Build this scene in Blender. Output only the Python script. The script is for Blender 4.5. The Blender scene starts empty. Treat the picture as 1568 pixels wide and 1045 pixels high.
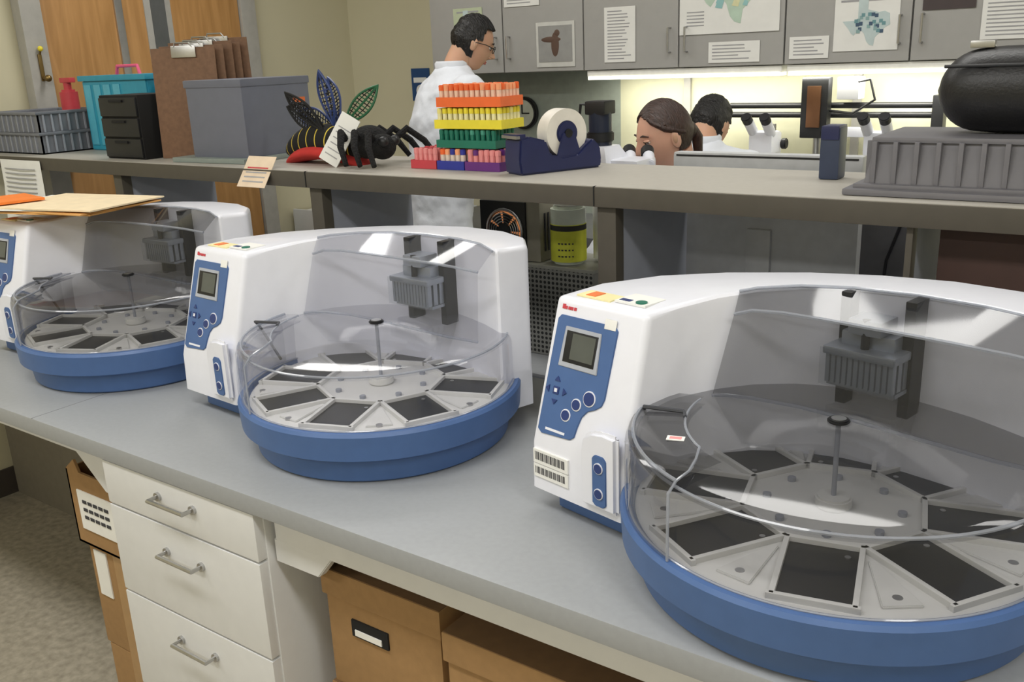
import bpy, bmesh, math, random
from mathutils import Matrix, Vector
random.seed(7)
ZOOM=None
def srgb(r,g,b):
    f=lambda c:(c/255/12.92) if c/255<=.04045 else ((c/255+.055)/1.055)**2.4
    return (f(r),f(g),f(b),1)
MATS={}
def mat(name,col,rough=.5,metal=0,var=.06,scale=30,emit=0,bump=0,coat=0,sss=0,stretch=None):
    if name in MATS: return MATS[name]
    m=bpy.data.materials.new(name); m.use_nodes=True; nt=m.node_tree; p=nt.nodes['Principled BSDF']
    tc=nt.nodes.new('ShaderNodeTexCoord'); n=nt.nodes.new('ShaderNodeTexNoise'); n.inputs['Scale'].default_value=scale; n.inputs['Detail'].default_value=4
    if stretch:
        mp=nt.nodes.new('ShaderNodeMapping'); mp.inputs['Scale'].default_value=stretch; nt.links.new(tc.outputs['Object'],mp.inputs[0]); nt.links.new(mp.outputs[0],n.inputs['Vector'])
    else: nt.links.new(tc.outputs['Object'],n.inputs['Vector'])
    r=nt.nodes.new('ShaderNodeValToRGB'); c=srgb(*col)
    r.color_ramp.elements[0].position=.3; r.color_ramp.elements[1].position=.7
    r.color_ramp.elements[0].color=tuple(x*(1-var) for x in c[:3])+(1,)
    r.color_ramp.elements[1].color=tuple(min(1,x*(1+var)) for x in c[:3])+(1,)
    nt.links.new(n.outputs['Fac'],r.inputs['Fac']); nt.links.new(r.outputs['Color'],p.inputs['Base Color'])
    p.inputs['Roughness'].default_value=rough; p.inputs['Metallic'].default_value=metal
    if coat: p.inputs['Coat Weight'].default_value=coat
    if sss: p.inputs['Subsurface Weight'].default_value=sss; p.inputs['Subsurface Scale'].default_value=.02
    if emit:
        p.inputs['Emission Color'].default_value=c; p.inputs['Emission Strength'].default_value=emit
    if bump:
        b=nt.nodes.new('ShaderNodeBump'); b.inputs['Strength'].default_value=bump; b.inputs['Distance'].default_value=.01
        nt.links.new(n.outputs['Fac'],b.inputs['Height']); nt.links.new(b.outputs['Normal'],p.inputs['Normal'])
    MATS[name]=m; return m
def clearmat(name,tint,haze=.03,hazecol=(200,205,215),f0=.022,fm=.5):
    if name in MATS: return MATS[name]
    m=bpy.data.materials.new(name); m.use_nodes=True; nt=m.node_tree; N=nt.nodes; N.clear(); L=nt.links
    o=N.new('ShaderNodeOutputMaterial'); t=N.new('ShaderNodeBsdfTransparent'); t.inputs[0].default_value=(*tint,1)
    d=N.new('ShaderNodeBsdfDiffuse'); d.inputs[0].default_value=srgb(*hazecol)
    g=N.new('ShaderNodeBsdfGlossy'); g.inputs['Roughness'].default_value=.06; g.inputs[0].default_value=(1,1,1,1)
    lw=N.new('ShaderNodeLayerWeight'); lw.inputs['Blend'].default_value=.5
    pw=N.new('ShaderNodeMath'); pw.operation='POWER'; pw.inputs[1].default_value=3.6
    ma=N.new('ShaderNodeMath'); ma.operation='MULTIPLY_ADD'; ma.inputs[1].default_value=fm; ma.inputs[2].default_value=f0
    L.new(lw.outputs['Facing'],pw.inputs[0]); L.new(pw.outputs[0],ma.inputs[0])
    m1=N.new('ShaderNodeMixShader'); m1.inputs[0].default_value=haze; L.new(t.outputs[0],m1.inputs[1]); L.new(d.outputs[0],m1.inputs[2])
    m2=N.new('ShaderNodeMixShader'); L.new(ma.outputs[0],m2.inputs[0]); L.new(m1.outputs[0],m2.inputs[1]); L.new(g.outputs[0],m2.inputs[2])
    L.new(m2.outputs[0],o.inputs[0]); MATS[name]=m; return m
def woodmat(name,c1,c2):
    m=bpy.data.materials.new(name); m.use_nodes=True; nt=m.node_tree; p=nt.nodes['Principled BSDF']
    tc=nt.nodes.new('ShaderNodeTexCoord'); mp=nt.nodes.new('ShaderNodeMapping'); mp.inputs['Scale'].default_value=(8,8,.7)
    n=nt.nodes.new('ShaderNodeTexNoise'); n.inputs['Scale'].default_value=4; n.inputs['Detail'].default_value=8; n.inputs['Distortion'].default_value=.6
    r=nt.nodes.new('ShaderNodeValToRGB'); r.color_ramp.elements[0].position=.35; r.color_ramp.elements[1].position=.65
    r.color_ramp.elements[0].color=srgb(*c1); r.color_ramp.elements[1].color=srgb(*c2)
    L=nt.links; L.new(tc.outputs['Object'],mp.inputs[0]); L.new(mp.outputs[0],n.inputs['Vector']); L.new(n.outputs['Fac'],r.inputs[0]); L.new(r.outputs[0],p.inputs['Base Color']); p.inputs['Roughness'].default_value=.45
    MATS[name]=m; return m
def dotmat(name,c1,c2,scale,th,metal=.3):
    m=bpy.data.materials.new(name); m.use_nodes=True; nt=m.node_tree; p=nt.nodes['Principled BSDF']; L=nt.links
    tc=nt.nodes.new('ShaderNodeTexCoord'); v=nt.nodes.new('ShaderNodeTexVoronoi'); v.inputs['Scale'].default_value=scale; v.inputs['Randomness'].default_value=0
    g=nt.nodes.new('ShaderNodeMath'); g.operation='GREATER_THAN'; g.inputs[1].default_value=th
    mx=nt.nodes.new('ShaderNodeMix'); mx.data_type='RGBA'; mx.inputs[6].default_value=srgb(*c2); mx.inputs[7].default_value=srgb(*c1)
    L.new(tc.outputs['Object'],v.inputs['Vector']); L.new(v.outputs['Distance'],g.inputs[0]); L.new(g.outputs[0],mx.inputs[0]); L.new(mx.outputs[2],p.inputs['Base Color'])
    p.inputs['Metallic'].default_value=metal; p.inputs['Roughness'].default_value=.45; MATS[name]=m; return m
def floormat():
    m=bpy.data.materials.new('terrazzo_floor'); m.use_nodes=True; nt=m.node_tree; p=nt.nodes['Principled BSDF']; L=nt.links
    tc=nt.nodes.new('ShaderNodeTexCoord'); n=nt.nodes.new('ShaderNodeTexNoise'); n.inputs['Scale'].default_value=40; n.inputs['Detail'].default_value=6
    n2=nt.nodes.new('ShaderNodeTexNoise'); n2.inputs['Scale'].default_value=2.5
    r=nt.nodes.new('ShaderNodeValToRGB'); r.color_ramp.elements[0].position=.3; r.color_ramp.elements[1].position=.7
    r.color_ramp.elements[0].color=srgb(158,150,134); r.color_ramp.elements[1].color=srgb(196,188,170)
    mx=nt.nodes.new('ShaderNodeMix'); mx.data_type='RGBA'; mx.blend_type='MULTIPLY'; mx.inputs[0].default_value=.2
    L.new(tc.outputs['Object'],n.inputs['Vector']); L.new(tc.outputs['Object'],n2.inputs['Vector']); L.new(n.outputs['Fac'],r.inputs[0]); L.new(r.outputs[0],mx.inputs[6]); L.new(n2.outputs['Fac'],mx.inputs[7]); L.new(mx.outputs[2],p.inputs['Base Color'])
    p.inputs['Roughness'].default_value=.4; return m
def stripemat(name,c1,c2,scale,th):
    m=bpy.data.materials.new(name); m.use_nodes=True; nt=m.node_tree; p=nt.nodes['Principled BSDF']; L=nt.links
    tc=nt.nodes.new('ShaderNodeTexCoord'); w=nt.nodes.new('ShaderNodeTexWave'); w.inputs['Scale'].default_value=scale; w.inputs['Distortion'].default_value=.6; w.bands_direction='X'
    g=nt.nodes.new('ShaderNodeMath'); g.operation='GREATER_THAN'; g.inputs[1].default_value=th
    mx=nt.nodes.new('ShaderNodeMix'); mx.data_type='RGBA'; mx.inputs[6].default_value=srgb(*c1); mx.inputs[7].default_value=srgb(*c2)
    L.new(tc.outputs['Object'],w.inputs['Vector']); L.new(w.outputs['Fac'],g.inputs[0]); L.new(g.outputs[0],mx.inputs[0]); L.new(mx.outputs[2],p.inputs['Base Color']); p.inputs['Roughness'].default_value=.9
    MATS[name]=m; return m

class B:
    def __init__(s,name): s.name=name; s.bm=bmesh.new(); s.mats=[]
    def add(s,t,m,M=None):
        if m not in s.mats: s.mats.append(m)
        i=s.mats.index(m)
        for f in t.faces: f.material_index=i
        if M is not None: t.transform(M)
        me=bpy.data.meshes.new('tmp'); t.to_mesh(me); t.free(); s.bm.from_mesh(me); bpy.data.meshes.remove(me)
    def box(s,lo,hi,m,bev=0,M=None):
        t=bmesh.new(); bmesh.ops.create_cube(t,size=1)
        lo=Vector(lo);hi=Vector(hi)
        for v in t.verts: v.co=Vector([(lo[k]+hi[k])/2+v.co[k]*abs(hi[k]-lo[k]) for k in range(3)])
        if bev: bmesh.ops.bevel(t,geom=t.edges[:],offset=bev,segments=2,affect='EDGES',profile=.7)
        s.add(t,m,M)
    def prism(s,pts,z0,z1,m,bev=0,M=None):
        t=bmesh.new(); a=[t.verts.new((p[0],p[1],z0)) for p in pts]; b=[t.verts.new((p[0],p[1],z1)) for p in pts]; n=len(pts)
        t.faces.new(a[::-1]); t.faces.new(b)
        for i in range(n): t.faces.new((a[i],a[(i+1)%n],b[(i+1)%n],b[i]))
        bmesh.ops.recalc_face_normals(t,faces=t.faces[:])
        if bev: bmesh.ops.bevel(t,geom=t.edges[:],offset=bev,segments=2,affect='EDGES')
        s.add(t,m,M)
    def cyl(s,p0,p1,r,m,r2=None,seg=24,bev=0,M=None):
        p0=Vector(p0);p1=Vector(p1); d=p1-p0; t=bmesh.new()
        bmesh.ops.create_cone(t,cap_ends=True,segments=seg,radius1=r,radius2=r if r2 is None else r2,depth=d.length)
        if bev: bmesh.ops.bevel(t,geom=[e for e in t.edges if abs(e.verts[0].co.z-e.verts[1].co.z)<1e-6],offset=bev,segments=2,affect='EDGES')
        t.transform(Matrix.Translation((p0+p1)/2)@d.to_track_quat('Z','Y').to_matrix().to_4x4()); s.add(t,m,M)
    def lathe(s,prof,m,c=(0,0,0),seg=64,M=None,a0=0,a1=360):
        t=bmesh.new(); full=abs(a1-a0)>=360; k=seg if full else seg+1; rows=[]
        for r,z in prof:
            rows.append([t.verts.new((c[0]+r*math.cos(math.radians(a0+(a1-a0)*i/seg)),c[1]+r*math.sin(math.radians(a0+(a1-a0)*i/seg)),c[2]+z)) for i in range(k)])
        for j in range(len(rows)-1):
            for i in range(seg):
                i2=(i+1)%k if full else i+1
                t.faces.new((rows[j][i],rows[j][i2],rows[j+1][i2],rows[j+1][i]))
        bmesh.ops.remove_doubles(t,verts=t.verts[:],dist=1e-5); s.add(t,m,M)
    def sph(s,c,r,m,u=24,v=16,M=None,fn=None):
        t=bmesh.new(); bmesh.ops.create_uvsphere(t,u_segments=u,v_segments=v,radius=1)
        for q in t.verts:
            q.co=Vector((q.co.x*r[0],q.co.y*r[1],q.co.z*r[2]))
            if fn: q.co=fn(q.co)
            q.co+=Vector(c)
        s.add(t,m,M)
    def tube(s,pts,r,m,closed=False,seg=8,M=None):
        pts=[Vector(p) for p in pts]; n=len(pts); t=bmesh.new(); rows=[]; rr=r if isinstance(r,(list,tuple)) else [r]*n
        up=None
        for i,p in enumerate(pts):
            a=pts[i-1] if (i>0 or closed) else p; b=pts[(i+1)%n] if (i<n-1 or closed) else p
            d=(b-a).normalized()
            if up is None: up=d.orthogonal().normalized()
            up=(up-d*up.dot(d)); up=up.normalized() if up.length>1e-6 else d.orthogonal().normalized()
            sd=d.cross(up)
            rows.append([t.verts.new(p+(up*math.cos(2*math.pi*k/seg)+sd*math.sin(2*math.pi*k/seg))*rr[i]) for k in range(seg)])
        for j in range(n if closed else n-1):
            A=rows[j];Bq=rows[(j+1)%n]
            for k in range(seg): t.faces.new((A[k],A[(k+1)%seg],Bq[(k+1)%seg],Bq[k]))
        if not closed:
            t.faces.new(rows[0]); t.faces.new(rows[-1][::-1])
        bmesh.ops.recalc_face_normals(t,faces=t.faces[:])
        s.add(t,m,M)
    def rows(s,R,m,closed=False,cap=False,M=None,thick=0):
        t=bmesh.new(); V=[[t.verts.new(p) for p in r] for r in R]; n=len(V[0])
        for j in range(len(V)-1):
            for i in range(n if closed else n-1): t.faces.new((V[j][i],V[j][(i+1)%n],V[j+1][(i+1)%n],V[j+1][i]))
        if cap: t.faces.new(V[0][::-1]); t.faces.new(V[-1])
        bmesh.ops.recalc_face_normals(t,faces=t.faces[:])
        s.add(t,m,M)
    def obj(s,loc=(0,0,0),rz=0,ang=35,parent=None):
        me=bpy.data.meshes.new(s.name); s.bm.to_mesh(me); s.bm.free()
        for m in s.mats: me.materials.append(m)
        me.shade_smooth(); me.set_sharp_from_angle(angle=math.radians(ang))
        o=bpy.data.objects.new(s.name,me); bpy.context.collection.objects.link(o); o.location=loc; o.rotation_euler=(0,0,math.radians(rz))
        if parent: o.parent=parent
        return o

# ---------- materials
WALL=mat('wall_paint',(206,200,172),.8,var=.02,scale=3)
CEIL=mat('ceiling_tile',(235,235,230),.9,var=.03,scale=60)
FLOOR=floormat()
BASE=mat('rubber_base',(70,64,60),.6)
BENCH=mat('bench_laminate',(154,157,160),.42,var=.03,scale=90)
CASE=mat('casework_white',(214,215,215),.5,var=.02)
CAB=mat('cabinet_grey',(168,167,164),.55,var=.02)
SHELF=mat('shelf_laminate',(176,172,163),.5,var=.03,scale=60)
SEDGE=mat('shelf_edge',(78,73,64),.55,var=.05)
SIDE=mat('panel_greyblue',(150,154,164),.6,var=.03)
FR=mat('door_frame_grey',(168,166,160),.5)
STEEL=mat('steel',(190,190,190),.3,1)
WHITE=mat('machine_white',(230,232,241),.35,var=.015,coat=.2)
BLUE=mat('machine_blue',(72,102,152),.42,var=.04)
DBLUE=mat('panel_darkblue',(42,60,115),.4)
BLACK=mat('black_plastic',(22,23,26),.45,var=.1)
BLK2=mat('black_matte',(14,14,15),.8,var=.1)
WELL=mat('well_black',(20,21,24),.35,var=.1)
PLATE=mat('turntable_grey',(212,212,210),.5,var=.02)
SILVER=mat('silver_head',(165,172,182),.35,.5)
PAPER=mat('paper',(232,232,228),.85,var=.02)
INK=mat('ink',(60,60,64),.8)
GINK=mat('grey_ink',(160,160,162),.8)
CARD=mat('cardboard',(156,122,80),.85,var=.06,scale=50,bump=.05)
CARD2=mat('cardboard_dark',(122,93,62),.85,var=.06,scale=50)
SKIN=mat('skin',(222,172,148),.55,var=.04,scale=12,sss=.15)
SKIN2=mat('skin_tan',(204,158,130),.55,var=.04,scale=12,sss=.15)
COAT=mat('lab_coat',(222,226,234),.8,var=.04,scale=14,bump=.5)
HBLK=mat('hair_black',(20,18,18),.4,var=.5,scale=60,bump=.8,stretch=(1,4,1))
HBRN=mat('hair_brown',(56,38,32),.38,var=.5,scale=60,bump=.5,stretch=(1,5,1))
TROU=mat('trousers',(50,55,70),.85)
LIDC=(clearmat('clear_lid_wall',(.90,.90,.92),.04),clearmat('clear_lid_top',(.80,.80,.83),.05))
LIDS=(clearmat('smoked_lid_wall',(.76,.76,.77),.04,(150,152,158)),clearmat('smoked_lid_top',(.56,.56,.57),.06,(135,137,143)))
LEDGE=clearmat('lid_edge_highlight',(.72,.74,.78),.35)  # pale haze paints bright rim highlights along the lid edges
GLASS=clearmat('clear_plastic',(.92,.93,.94),.05)
ORG=mat('orange_plastic',(236,108,52),.4); YEL=mat('yellow_plastic',(232,216,60),.4); GRN=mat('green_plastic',(26,112,92),.4)
ORG2=mat('orange_light',(246,166,120),.4); YEL2=mat('yellow_light',(240,230,140),.4); GRN2=mat('green_light',(70,150,130),.4)
RED=mat('red_plastic',(196,66,76),.4); BLU=mat('blue_plastic',(44,54,150),.4); PUR=mat('purple_plastic',(100,44,122),.4); PINK=mat('pink_caps',(230,146,146),.5)
NAVY=mat('navy_plastic',(36,42,82),.35); TEAL=mat('teal_plastic',(50,150,178),.45)

# ---------- room
def simple(name,lo,hi,m,bev=0):
    b=B(name); b.box(lo,hi,m,bev); return b.obj()
XL,XR,YB,YF,ZC=-3.7,2.6,3.74,-2.4,2.75
simple('floor',(XL-.1,YF-.1,-.1),(XR+.1,YB+.1,0),FLOOR)
simple('ceiling',(XL-.1,YF-.1,ZC),(XR+.1,YB+.1,ZC+.1),CEIL)
simple('wall_left',(XL-.1,YF-.1,0),(XL,YB+.1,ZC),WALL)
simple('wall_right',(XR,YF-.1,0),(XR+.1,YB+.1,ZC),WALL)
simple('wall_back',(XL,YB,0),(XR,YB+.1,ZC),WALL)
simple('wall_front',(XL,YF-.1,0),(XR,YF,ZC),WALL)
simple('baseboard_left',(XL,YF,0),(XL+.012,1.93,.11),BASE)
simple('baseboard_front',(XL,YF,0),(XR,YF+.012,.11),BASE)
YB2=YB-.003
WOOD=woodmat('door_wood',(168,124,72),(188,142,88))
b=B('door_1'); X0=XL+.002
b.box((X0,2.04,0.005),(XL+.045,2.36,2.1),WOOD,.003); b.box((X0,2.375,0.005),(XL+.045,2.985,2.1),WOOD,.003)
b.box((XL+.04,2.35,0.005),(XL+.055,2.385,2.1),STEEL,.003)
b.box((XL+.04,2.49,.95),(XL+.05,2.62,2.0),FR,.003); b.box((XL+.05,2.52,.98),(XL+.053,2.59,1.97),mat('door_glass',(90,92,92),.2))
b.cyl((XL+.045,2.44,1.0),(XL+.11,2.44,1.0),.015,STEEL); b.cyl((XL+.1,2.43,1.0),(XL+.1,2.55,1.0),.012,STEEL)
b.obj()
b=B('trim_1')
for y0,y1 in ((1.95,2.035),(2.99,3.075)): b.box((X0,y0,0),(XL+.06,y1,2.18),FR,.004)
b.box((X0,1.95,2.105),(XL+.06,3.075,2.18),FR,.004); b.obj()
BRASS=mat('brass',(140,118,75),.4,1)
b=B('door_hook'); b.box((XL+.061,1.985,1.60),(XL+.068,2.0,1.70),BRASS,.003); b.cyl((XL+.068,1.995,1.61),(XL+.09,1.995,1.61),.008,BRASS,bev=.002); b.sph((XL+.095,1.995,1.61),(.013,.013,.013),BRASS); b.sph((XL+.075,1.995,1.72),(.010,.010,.010),YEL); b.cyl((XL+.066,1.995,1.70),(XL+.075,1.995,1.72),.004,BRASS); b.obj()
LAMP=mat('lamp_diffuser',(255,252,240),.5,emit=1.6,var=0)
for x,y in ((-2.7,2.35),(-.9,2.35),(.9,2.35),(-2.7,.2),(-.9,.2),(.9,.2),(-1.8,-1.6),(.6,-1.6)):
    b=B('ceiling_light'); b.box((x-.62,y-.17,ZC-.05),(x+.62,y+.17,ZC-.002),STEEL,.004); b.box((x-.59,y-.14,ZC-.056),(x+.59,y+.14,ZC-.05),LAMP); b.obj()
    l=bpy.data.lights.new('ceiling_lamp','AREA'); l.shape='RECTANGLE'; l.size=1.18; l.size_y=.28; l.energy=(10 if y>2 else 19); l.color=(1,.985,.965)
    o=bpy.data.objects.new('ceiling_lamp',l); o.location=(x,y,ZC-.07); bpy.context.collection.objects.link(o)

# ---------- front bench
b=B('lab_bench')
b.box((XL+.015,.92,.862),(1.6,1.685,.9),BENCH,.006); b.box((-1.986,.921,.8985),(-1.984,1.684,.9002),mat('seam',(120,122,124),.6))
b.box((XL+.015,.955,.83),(-1.74,.975,.862),CASE); b.box((-1.24,.955,.80),(1.6,.975,.862),CASE,.002)
b.box((-1.735,.945,.06),(-1.255,1.62,.862),CASE,.002); b.box((-1.72,.97,0),(-1.27,1.6,.06),BASE)
for z0,z1,hz in ((.762,.858,.822),(.556,.757,.70),(.315,.551,.495),(.065,.31,.24)):
    b.box((-1.732,.925,z0),(-1.258,.946,z1),CASE,.003)
    b.tube([(-1.545,.927,hz),(-1.545,.90,hz),(-1.435,.90,hz),(-1.435,.927,hz)],.0045,STEEL)
    for hx in (-1.545,-1.435): b.cyl((hx,.925,hz),(hx,.919,hz),.009,STEEL)
Mx=Matrix(((1,0,0,0),(0,0,-1,.978),(0,1,0,0),(0,0,0,1)))
b.prism([(-1.25,.80),(-1.10,.80),(-1.14,.752),(-1.25,.752)],0,.02,CASE,.002,M=Mx)
b.prism([(-1.90,.83),(-1.74,.83),(-1.74,.75),(-1.80,.75)],0,.02,CASE,.002,M=Mx)
b.box((XL+.02,1.60,0),(1.6,1.64,.862),mat('bench_back_panel',(132,126,114),.7),0)
for x in (-.2,.6,1.56,): b.box((x,.98,0),(x+.03,1.6,.862),CASE)
b.obj()
b=B('riser_shelf')
b.box((XL+.07,1.69,1.308),(1.6,2.07,1.35),SEDGE,.003); b.box((XL+.072,1.694,1.3495),(1.598,2.066,1.3515),SHELF)
b.box((-1.881,1.688,1.31),(-1.879,1.70,1.3518),BLACK); b.box((-1.0,1.688,1.31),(-.998,1.70,1.3518),BLACK)
for x,w_ in ((-2.80,.045),(-1.885,.045),(-1.0,.045),(-.375,.012),(.6,.045)):
    b.box((x,1.705,.9),(x+w_,1.74,1.308),SEDGE,.003); b.box((x+.002,1.74,.9),(x+w_-.002,2.06,1.308),SIDE,.001)
b.box((-.33,1.76,.9),(1.55,1.80,1.308),mat('brown_panel',(62,40,32),.6),.002)
b.box((XL+.07,1.69,.0),(1.6,1.705,.9),SIDE); b.obj()
b=B('far_bench'); b.box((-3.6,1.71,.74),(1.6,2.42,.78),BENCH,.003)
for x in (-3.4,-2.3,-.2,1.5): b.box((x,2.3,0),(x+.05,2.35,.74),STEEL)
b.obj()
DG=mat('standin_grey',(122,122,124),.6); DG2=mat('standin_grey2',(104,104,108),.6)
b=B('cabinet_standin_panel'); b.box((-.99,2.375,.781),(-.345,2.40,1.30),DG,.004)  # added panel stands in for grey cabinets and darkens the gap under the shelf
b.box((-.97,2.370,.80),(-.68,2.376,1.28),DG2,.002); b.box((-.66,2.370,.80),(-.37,2.376,1.28),DG2,.002)
b.box((-.845,2.366,.82),(-.70,2.371,1.2),DG,.002)
b.tube([(-.50,2.35,1.29),(-.53,2.36,1.2),(-.56,2.36,1.1),(-.57,2.36,.95),(-.56,2.36,.80)],.004,BLACK); b.obj()

# ---------- processors
def processor(loc,rz,lid,stick=0,cx=.448,cy=.156,R=.296,hx=.47):
    b=B('bench_sample_processor'); LW,LT=lid
    A=[(0,.07),(.004,.17),(.045,.275),(.125,.355),(.25,.412),(.36,.437),(.47,.448),(.58,.44),(.66,.408),(.705,.36)]
    I=[(.187,.07),(.20,.13),(.225,.19),(.26,.24),(.31,.28),(.38,.308),(.47,.322),(.56,.318),(.635,.303),(.688,.285)]
    zA=[.35,.352,.352,.354,.361,.367,.371,.372,.371,.368]; zI=[.35,.355,.362,.367,.371,.374,.375,.375,.374,.371]
    ring=A+I[::-1]; zr=zA+zI[::-1]
    def row(z,y0):
        r=[(p[0],p[1],z) for p in ring]; r[0]=(0,y0,z); r[-1]=(.197,y0,z); return r
    t=bmesh.new(); R0=[row(.04,0),row(.12,.003),[(p[0],p[1],z) for p,z in zip(ring,zr)]]
    V=[[t.verts.new(p) for p in r] for r in R0]; n=len(ring)
    for j in range(2):
        for i in range(n): t.faces.new((V[j][i],V[j][(i+1)%n],V[j+1][(i+1)%n],V[j+1][i]))
    for j in (0,2):
        for i in range(9): t.faces.new((V[j][i],V[j][i+1],V[j][n-2-i],V[j][n-1-i]))
    bmesh.ops.recalc_face_normals(t,faces=t.faces[:])
    te=[e for e in t.edges if (e.verts[0] in V[2] and e.verts[1] in V[2] and len(e.link_faces)==2 and any(abs(f.normal.z)<.6 for f in e.link_faces))]
    te+=[e for e in t.edges if {e.verts[0],e.verts[1]} in ({V[0][0],V[1][0]},{V[1][0],V[2][0]},{V[0][-1],V[1][-1]},{V[1][-1],V[2][-1]},{V[1][9],V[2][9]},{V[1][10],V[2][10]})]
    bmesh.ops.bevel(t,geom=te,offset=.011,segments=3,affect='EDGES',profile=.6)
    b.add(t,WHITE)
    b.lathe([(0,.0),(R-.034,.0),(R-.029,.004),(R-.023,.046),(R-.010,.048),(R-.003,.053),(R,.098),(R-.004,.104),(R-.014,.104),(R-.014,.092),(0,.092)],BLUE,(cx,cy,0),96)
    b.prism([(.03,.03),(.2,.03),(.3,.3),(.3,.4),(.12,.34),(.03,.25)],0,.045,BLUE,.004)
    b.lathe([(0,.100),(R-.028,.100),(R-.022,.097),(R-.022,.092)],PLATE,(cx,cy,0),96)
    ro=R-.034
    for k in range(8):
        M=Matrix.Translation((cx,cy,0))@Matrix.Rotation(math.radians(k*45+24),4,'Z')
        b.box((.120,-.046,.0995),(ro-.004,.046,.1012),WELL,M=M)
        for lo,hi in (((.114,-.050),(.121,.050)),((ro-.006,-.053),(ro+.001,.053)),((.114,.043),(ro,.050)),((.114,-.050),(ro,-.043))): b.box((lo[0],lo[1],.099),(hi[0],hi[1],.108),PLATE,.001,M=M)
        b.cyl((.14,.03,.1005),(.14,.03,.1025),.004,STEEL,seg=12,M=M)
        M2=Matrix.Translation((cx,cy,0))@Matrix.Rotation(math.radians(k*45+46.5),4,'Z'); b.cyl((.235,0,.100),(.235,0,.104),.006,STEEL,seg=16,M=M2)
        b.prism([(.15,-.004),(.15,.004),(ro-.01,.024),(ro-.01,-.024)],.0995,.1035,PLATE,.001,M=M2)
        b.cyl((.09,0,.100),(.09,0,.106),.006,SIDE,seg=16,M=M)
    b.cyl((cx,cy,.100),(cx,cy,.117),.025,PLATE,bev=.003); b.cyl((cx,cy,.117),(cx,cy,.226),.0035,SIDE)
    r=R-.013
    b.lathe([(r,.100),(r-.0015,.187),(r-.005,.197)],LW,(cx,cy,0),96)
    b.lathe([(r-.005,.197),(r-.013,.2035),(r-.028,.2075),(.17,.217),(.08,.225),(.0,.228)],LT,(cx,cy,0),96)
    b.cyl((cx,cy,.226),(cx,cy,.2315),.015,BLACK,bev=.002,seg=32); b.cyl((cx,cy,.2318),(cx,cy,.2325),.010,STEEL,seg=24)
    ringp=lambda r,z,a0,a1,n:[(cx+r*math.cos(math.radians(a0+(a1-a0)*i/n)),cy+r*math.sin(math.radians(a0+(a1-a0)*i/n)),z) for i in range(n+1)]
    b.tube(ringp(r-.009,.2020,-155,50,60),.0024,LEDGE,seg=6); b.tube(ringp(r,.105,-180,50,60),.002,LEDGE,seg=6)
    a0,a1=186,256; q=r+.006
    b.lathe([(q,.104),(q-.0005,.195),(q-.005,.2075)],LW,(cx,cy,0),24,a0=a0,a1=a1)
    b.lathe([(q-.005,.2075),(q-.014,.2125),(.205,.219)],LT,(cx,cy,0),24,a0=a0,a1=a1)
    E=LEDGE; K=mat('dark_seal',(60,62,68),.4)
    b.tube(ringp(q-.012,.2125,a0,a1,24),.0026,E,seg=6)
    pc=lambda rr,a,z:(cx+rr*math.cos(math.radians(a)),cy+rr*math.sin(math.radians(a)),z)
    b.tube(ringp(.205,.2195,a0+4,a1-14,24)+[pc(.225,a1-7,.2175),pc(.25,a1-2,.215),pc(q-.012,a1,.2125),pc(q,a1,.198),pc(q+.0005,a1,.105)],.0020,E,seg=6)
    b.tube([(cx-.252,cy-.056,.12),(cx-.258,cy-.096,.205),(cx-.248,cy-.111,.2175),(cx-.186,cy-.096,.2215),(cx-.173,cy-.111,.221)],.003,K,seg=6)
    T=[(.245,.215,.366),(.262,.238,.369),(.31,.278,.372),(.38,.306,.374),(.47,.320,.375),(.56,.316,.375),(.635,.301,.374),(.684,.28,.368)]
    Mr=[(.25,.195,.335),(.275,.205,.343),(.32,.215,.345),(.38,.22,.345),(.47,.222,.345),(.56,.222,.345),(.63,.225,.343),(.68,.24,.335)]
    Bt=[(.232,.17,.208),(.255,.175,.212),(.30,.182,.216),(.37,.188,.219),(.46,.19,.219),(.55,.19,.217),(.635,.2,.211),(.69,.22,.205)]
    b.rows([T,Mr,Bt],LT); b.tube(T,.0025,E,seg=6); b.tube(Mr,.0030,E,seg=6); b.tube(Bt,.003,E,seg=6)
    for x in (hx-.048,hx+.048): b.box((x-.008,.285,.2),(x+.008,.326,.372),BLACK,.002)
    b.box((hx-.04,.262,.300),(hx+.04,.315,.322),SILVER,.004); b.box((hx-.025,.25,.322),(hx+.025,.30,.345),SILVER,.004)
    b.cyl((hx,.256,.295),(hx,.256,.345),.006,BLACK)
    b.box((hx-.054,.236,.290),(hx+.054,.306,.302),SILVER,.003)
    for i in range(12):
        for j in range(4): b.box((hx-.050+i*.0086,.240+j*.017,.247),(hx-.044+i*.0086,.251+j*.017,.291),SILVER)
    b.box((hx-.056,.233,.244),(hx+.056,.236,.300),GLASS); b.box((hx-.052,.25,.240),(hx+.052,.302,.246),SILVER)
    a=math.atan2(.067,.23); U=Vector((1,0,0)); Vv=Vector((0,math.sin(a),math.cos(a))); W=U.cross(Vv)
    MF=Matrix(((U.x,Vv.x,W.x,0),(U.y,Vv.y,W.y,.003),(U.z,Vv.z,W.z,.12),(0,0,0,1)))
    pts=[(.014,.205),(.020,.212),(.132,.212),(.139,.205)]
    pts+=[(.137,.10),(.133,.088),(.122,.080),(.108,.074),(.098,.062),(.093,.045),(.090,.028),(.082,.022),(.020,.018),(.011,.024)]
    b.prism(pts,-.001,.0025,BLUE,.0006,M=MF)
    b.prism([(.032,.132),(.035,.196),(.110,.196),(.114,.132)],.002,.0042,mat('lcd_bezel',(170,175,185),.4),.0008,M=MF)
    b.box((.040,.140,.003),(.106,.190,.0048),BLACK,.0005,M=MF); b.box((.054,.146,.0045),(.102,.187,.0052),mat('lcd',(84,88,84),.2),M=MF)
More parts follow.
